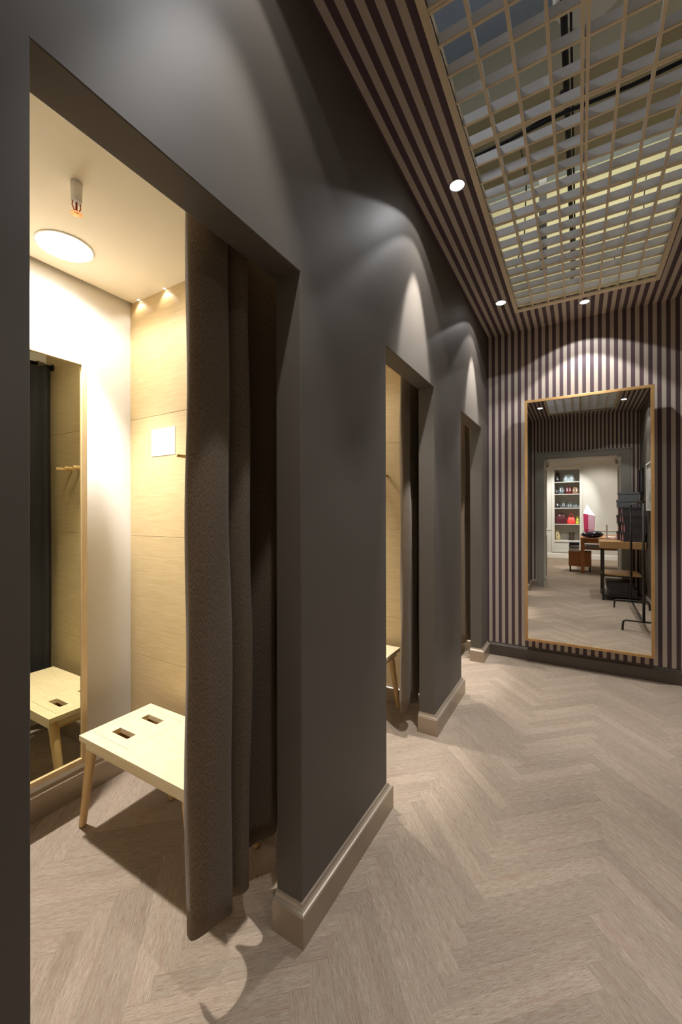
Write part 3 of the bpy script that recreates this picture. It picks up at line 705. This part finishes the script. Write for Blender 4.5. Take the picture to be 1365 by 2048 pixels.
for k, z in enumerate(SH[:4]):
    tag(obj('niche_shelf', MB().box(NX0, NX1, YF-.38, YF-.01, z-.022, z), M['offwhite'], bevel=.002, origin=((NX0+NX1)/2, YF-.2, z-.022)),
        ['uppermost white shelf of the bag niche', 'second white shelf from the top of the bag niche', 'middle white shelf of the bag niche', 'lowest white shelf of the bag niche'][k], 'shelf', 'white shelves of the bag niche')
for x, k in ((-.9, .8), (.35, 1.0)): lamp('niche_spot', 'SPOT', (x, -4.35, 3.2), NICHE*k, (.97, .98, 1), None, (-.31-x, -1.65, -1.65), 46, .5, .03)
def leather(name, c, rough=.22): return plain(name, c, rough, .6, 0, .15, 60)
def bag(label, x, z, wd, dp, ht, mat, top=.55, handle=.08, y=YF-.17, lean=0, name='handbag', cat='handbag', clasp=True):
    t = thing(name, label, cat, (x, y, z), 'bags in the niche' if y < YF else None); mb = MB(); n = 20; rings = 9; vs = []
    for j in range(rings):
        f = j/(rings-1); prof = .88+.16*math.sin(math.pi*min(1, f*1.25)) - .18*max(0, f-.6)
        w_ = wd/2*prof*(1-(1-top)*.35*f); d_ = dp/2*(1-(1-top*.5)*f**1.3)*(.9+.1*math.sin(math.pi*f))
        for k in range(n):
            a = 2*math.pi*k/n; ca, sa = math.cos(a), math.sin(a); sq = lambda v: math.copysign(abs(v)**.62, v)
            vs.append((x+w_*sq(ca)+lean*f, y+d_*sq(sa), z+ht*f))
    fs = [(j*n+k, j*n+(k+1) % n, (j+1)*n+(k+1) % n, (j+1)*n+k) for j in range(rings-1) for k in range(n)]
    mb.add(vs, fs, 0, True); mb.f += [list(range(n))[::-1], [(rings-1)*n+k for k in range(n)]]; mb.m += [0, 0]; mb.smooth += [False, False]
    obj('bag_body', mb, mat, t)
    if handle:
        for s in (-1, 1):
            hp = [(x+lean+wd*.26*math.cos(a), y+s*dp*.12, z+ht*.96+handle*math.sin(a)) for a in [math.pi*q/10 for q in range(11)]]
            obj('handle', MB().tube(hp, .008, 8), mat, t)
    if clasp: obj('clasp', MB().box(x-.018+lean*.6, x+.018+lean*.6, y+dp*.36, y+dp*.40, z+ht*.58, z+ht*.66), M['chrome'], t)
L = {k: leather('leather_'+k, srgb(*c), r) for k, c, r in (('black', (30, 28, 32), .18), ('silver', (168, 184, 190), .2), ('slate', (70, 82, 86), .3), ('oxblood', (86, 28, 28), .2), ('bronze', (120, 92, 66), .2),
     ('burgundy', (84, 36, 42), .22), ('red', (226, 62, 52), .35), ('yellow', (206, 214, 60), .4), ('sand', (176, 156, 110), .5), ('brown', (76, 56, 46), .5), ('navy', (40, 34, 50), .15))}
bag('slim glossy black handbag at the left of the top niche shelf', -.565, SH[0], .14, .2, .29, L['black'], .4, .05)
bag('pale silver handbag on the top niche shelf', -.265, SH[0], .29, .16, .24, L['silver'], .9, .04)
bag('small black clutch at the left of the second niche shelf', -.595, SH[1], .09, .16, .17, L['black'], .6, 0)
bag('glossy black and silver bag on the second niche shelf', -.46, SH[1], .17, .18, .22, L['slate'], .6, .03)
bag('dark red bag on the second niche shelf', -.27, SH[1], .19, .18, .22, L['oxblood'], .7, .0)
bag('bronze bag at the right of the second niche shelf', -.085, SH[1], .18, .18, .21, L['bronze'], .7, .0)
bag('black slouchy bag at the left of the middle niche shelf', -.56, SH[2], .15, .18, .15, L['black'], .7, .04)
bag('dark bag with strap on the middle niche shelf', -.405, SH[2], .13, .18, .16, L['slate'], .6, .05)
bag('slate blue bag in the centre of the middle niche shelf', -.24, SH[2], .18, .18, .13, L['slate'], .7, .05)
bag('small slate bag at the right of the middle niche shelf', -.08, SH[2], .12, .16, .12, L['slate'], .5, .05)
bag('large burgundy handbag on the lowest niche shelf', -.475, SH[3], .31, .2, .30, L['burgundy'], .9, .05)
bag('bright red handbag with round handle on the lowest niche shelf', -.20, SH[3], .23, .18, .21, L['red'], .8, .11)
bag('yellow handbag at the right of the lowest niche shelf', -.030, SH[3], .085, .18, .17, L['yellow'], .8, .06)
bag('sand coloured bag leaning in the bottom of the niche', -.55, SH[4], .15, .2, .27, L['sand'], .3, .07, lean=-.03)
t = thing('ankle_boot', 'brown boot standing in the bottom of the niche', 'boot', (-.19, YF-.2, SH[4])); 
bt_ = MB().lathe([(.075, 0), (.08, .01), (.07, .05), (.065, .11), (.07, .17), (.085, .235), (.09, .25)], (-.19, YF-.2, SH[4]), 18)
obj('shaft', bt_, L['brown'], t); obj('sole', MB().box(-.275, -.11, YF-.28, YF-.12, SH[4], SH[4]+.012), M['black'], t); obj('strap', MB().lathe([(.07, .07), (.072, .075), (.072, .09), (.07, .095)], (-.19, YF-.2, SH[4]), 18), M['black'], t)
# wooden display table
t = thing('display_table', 'brown wooden display table with a lower shelf beyond the doorway', 'table', (.50, -3.3, 0))
TX0, TX1, TY0, TY1, TZ = .03, .98, -4.2, -2.50, .81
obj('tabletop', MB().box(TX0, TX1, TY0, TY1, TZ-.03, TZ), M['wood'], t, bevel=.003)
for x in (TX0+.045, TX1-.045):
    for y in (TY0+.05, TY1-.05): obj('leg', MB().box(x-.036, x+.036, y-.036, y+.036, 0, TZ-.03), M['wood'], t, bevel=.003)
obj('apron', MB().box(TX0+.08, TX1-.08, TY1-.075, TY1-.05, TZ-.12, TZ-.03).box(TX0+.08, TX1-.08, TY0+.05, TY0+.075, TZ-.12, TZ-.03).box(TX0+.035, TX0+.055, TY0+.09, TY1-.09, TZ-.12, TZ-.03).box(TX1-.055, TX1-.035, TY0+.09, TY1-.09, TZ-.12, TZ-.03), M['wood'], t)
obj('shelf', MB().box(TX0+.01, TX1-.01, TY0+.09, TY1-.09, .54, .57), M['wood'], t, bevel=.002)
tag(obj('folded_cloth', MB().box(.14, .80, -3.3, -2.75, .57, .60), M['paper'], bevel=.008, origin=(.47, -3.0, .57)), 'folded white cloth on the lower shelf of the display table', 'cloth')
# handbag lying on the table
hb = thing('handbag', 'glossy black handbag lying on the display table', 'handbag', (.24, -2.75, TZ)); mb = MB()
n = 20; vs = []
for j in range(11):
    f = j/10*2-1; s = math.sqrt(max(.02, 1-abs(f)**2.6))
    for k in range(n): a = 2*math.pi*k/n; vs.append((0.265+.225*f, -2.76+.13*s*math.cos(a), TZ+.075+(.074*s)*math.sin(a)+.012*math.sin(3*f)*s*(math.sin(a) > 0)))
mb.add(vs, [(j*n+k, j*n+(k+1) % n, (j+1)*n+(k+1) % n, (j+1)*n+k) for j in range(10) for k in range(n)], 0, True); mb.f += [list(range(n))[::-1], [10*n+k for k in range(n)]]; mb.m += [0, 0]; mb.smooth += [False]*2
obj('bag_body', mb, L['navy'], hb)
obj('strap', MB().tube([(.06, -2.70, TZ+.05), (.10, -2.62, TZ+.03), (.2, -2.60, TZ+.035), (.3, -2.61, TZ+.05), (.36, -2.65, TZ+.06)], .009, 8), L['navy'], hb)
obj('buckle', MB().lathe([(.014, -.012), (.016, 0), (.014, .012)], (.055, -2.66, TZ+.07), 14), M['chrome'], hb)
# faceted paper crystal
cr = thing('paper_crystal', 'tall faceted pink and white crystal ornament on the display table', 'ornament', (.21, -3.05, TZ)); mb = MB(); kx, ky = .215, -3.05
def ringp(r, z, n=6, ph=-.35, sl=0): return [(kx+r*math.cos(2*math.pi*k/n+ph), ky+r*math.sin(2*math.pi*k/n+ph), z+sl*math.cos(2*math.pi*k/n+ph)) for k in range(n)]
A = ringp(.085, TZ+.002); B = ringp(.118, 1.0); C_ = ringp(.132, 1.34, sl=-.03); 
mb.add(A+B+C_, [tuple(range(6))[::-1]]+[(i, (i+1) % 6, 6+(i+1) % 6, 6+i) for i in range(6)]+[(6+i, 6+(i+1) % 6, 12+(i+1) % 6, 12+i) for i in range(6)], 0)
for fi in range(len(mb.f)): mb.m[fi] = [1, 2, 0, 0, 0, 0][(fi-1) % 6] if fi else 0
pk = plain('crystal_pink', srgb(228, 66, 116), .3, .5); pp = plain('crystal_pale', srgb(252, 204, 226), .3, .5); wt = plain('crystal_white', srgb(248, 246, 246), .3, .5)
obj('crystal_body', mb, [pk, pp, pp], cr)
mt = MB(); tipp = (kx-.045, ky+.01, 1.585); mt.add(C_+[tipp]+[(kx+.03, ky+.02, 1.54)], [(i, (i+1) % 6, 6) for i in range(6)], 0)
mt.v = [(v[0], v[1], v[2]+.001) for v in mt.v]; obj('crystal_tip', mt, wt, cr)
cd = thing('price_card', 'slim upright white card stand on the display table', 'card', (.55, -2.75, TZ))
obj('card', MB().box(.535, .565, -2.754, -2.748, TZ+.012, TZ+.30), M['paper'], cd); obj('card_base', MB().box(.52, .58, -2.78, -2.72, TZ, TZ+.012), M['paper'], cd)
for k, (x, y, a, c, z) in enumerate(((.62, -2.85, .2, srgb(214, 96, 96), 0), (.70, -2.70, -.3, srgb(230, 230, 232), 0), (.80, -2.78, .1, srgb(90, 92, 100), .008), (.66, -3.3, .4, srgb(244, 244, 244), 0))):
    d = Vector((math.cos(a), math.sin(a))); e = Vector((-d.y, d.x)); q = [Vector((x, y))+d*sx*.10+e*sy*.07 for sx, sy in ((-1, -1), (1, -1), (1, 1), (-1, 1))]
    mb = MB().prism([(p_.x, p_.y) for p_ in q], 2, TZ+z, TZ+z+.008)
    tag(obj('leaflet', mb, plain(f'leaflet_{k}', c, .4, .4), origin=(x, y, TZ+z)), ['red leaflet on the display table', 'white leaflet near the front edge of the display table', 'grey leaflet on the front right of the display table', 'white leaflet behind the crystal on the display table'][k], 'leaflet')
# wooden stool with folded clothes
t = thing('display_box', 'brown wooden box on short black legs beside the display table', 'box', (.02, -2.95, 0))
bx0, bx1, by0, by1 = -.21, .25, -3.15, -2.74
obj('box_body', MB().box(bx0, bx1, by0, by1, .13, .46), M['wood'], t, bevel=.004)
obj('lid', MB().box(bx0-.004, bx1+.004, by0-.004, by1+.004, .46, .475), M['wood'], t, bevel=.002)
for x in (bx0+.03, bx1-.03):
    for y in (by0+.03, by1-.03): obj('leg', MB().box(x-.014, x+.014, y-.014, y+.014, 0, .13), M['black'], t)
zz = .475
for k, (c, h, dx, nm) in enumerate(((srgb(206, 200, 190), .035, .0, 'cream'), (srgb(232, 230, 226), .035, -.02, 'white'), (srgb(122, 124, 126), .04, .01, 'grey'), (srgb(190, 192, 196), .035, -.03, 'pale grey'), (srgb(52, 54, 58), .06, .02, 'charcoal'))):
    f = thing('folded_garment', f'{nm} folded garment in the pile on the brown wooden box', 'garment', (-.05+dx, -2.9, zz), 'folded garments on the wooden box')
    mt_ = plain(f'knit_{k}', c, .9, .15, 0, .12, 80)
    obj('folded_body', MB().box(-.205+dx*.3, .005+dx*.3, -3.06, -2.76, zz, zz+h*.52), mt_, f, bevel=.007); obj('fold', MB().box(-.20+dx*.3, .003+dx*.3, -3.05, -2.765, zz+h*.52, zz+h), mt_, f, bevel=.007); zz += h
for x, y in ((-.9, -4.8), (.5, -4.9), (1.5, -4.0), (.3, -3.2), (-1.0, -3.0)): lamp('shop_light', 'SPOT', (x, y, 3.25), FILL_ROOM, (1, .98, .94), None, (0, 0, -1), 125, .6, .05)
lamp('shop_spot', 'SPOT', (.25, -2.3, 3.2), 220, (1, .97, .95), None, (-.05, -.75, -2.0), 26, .5, .03)
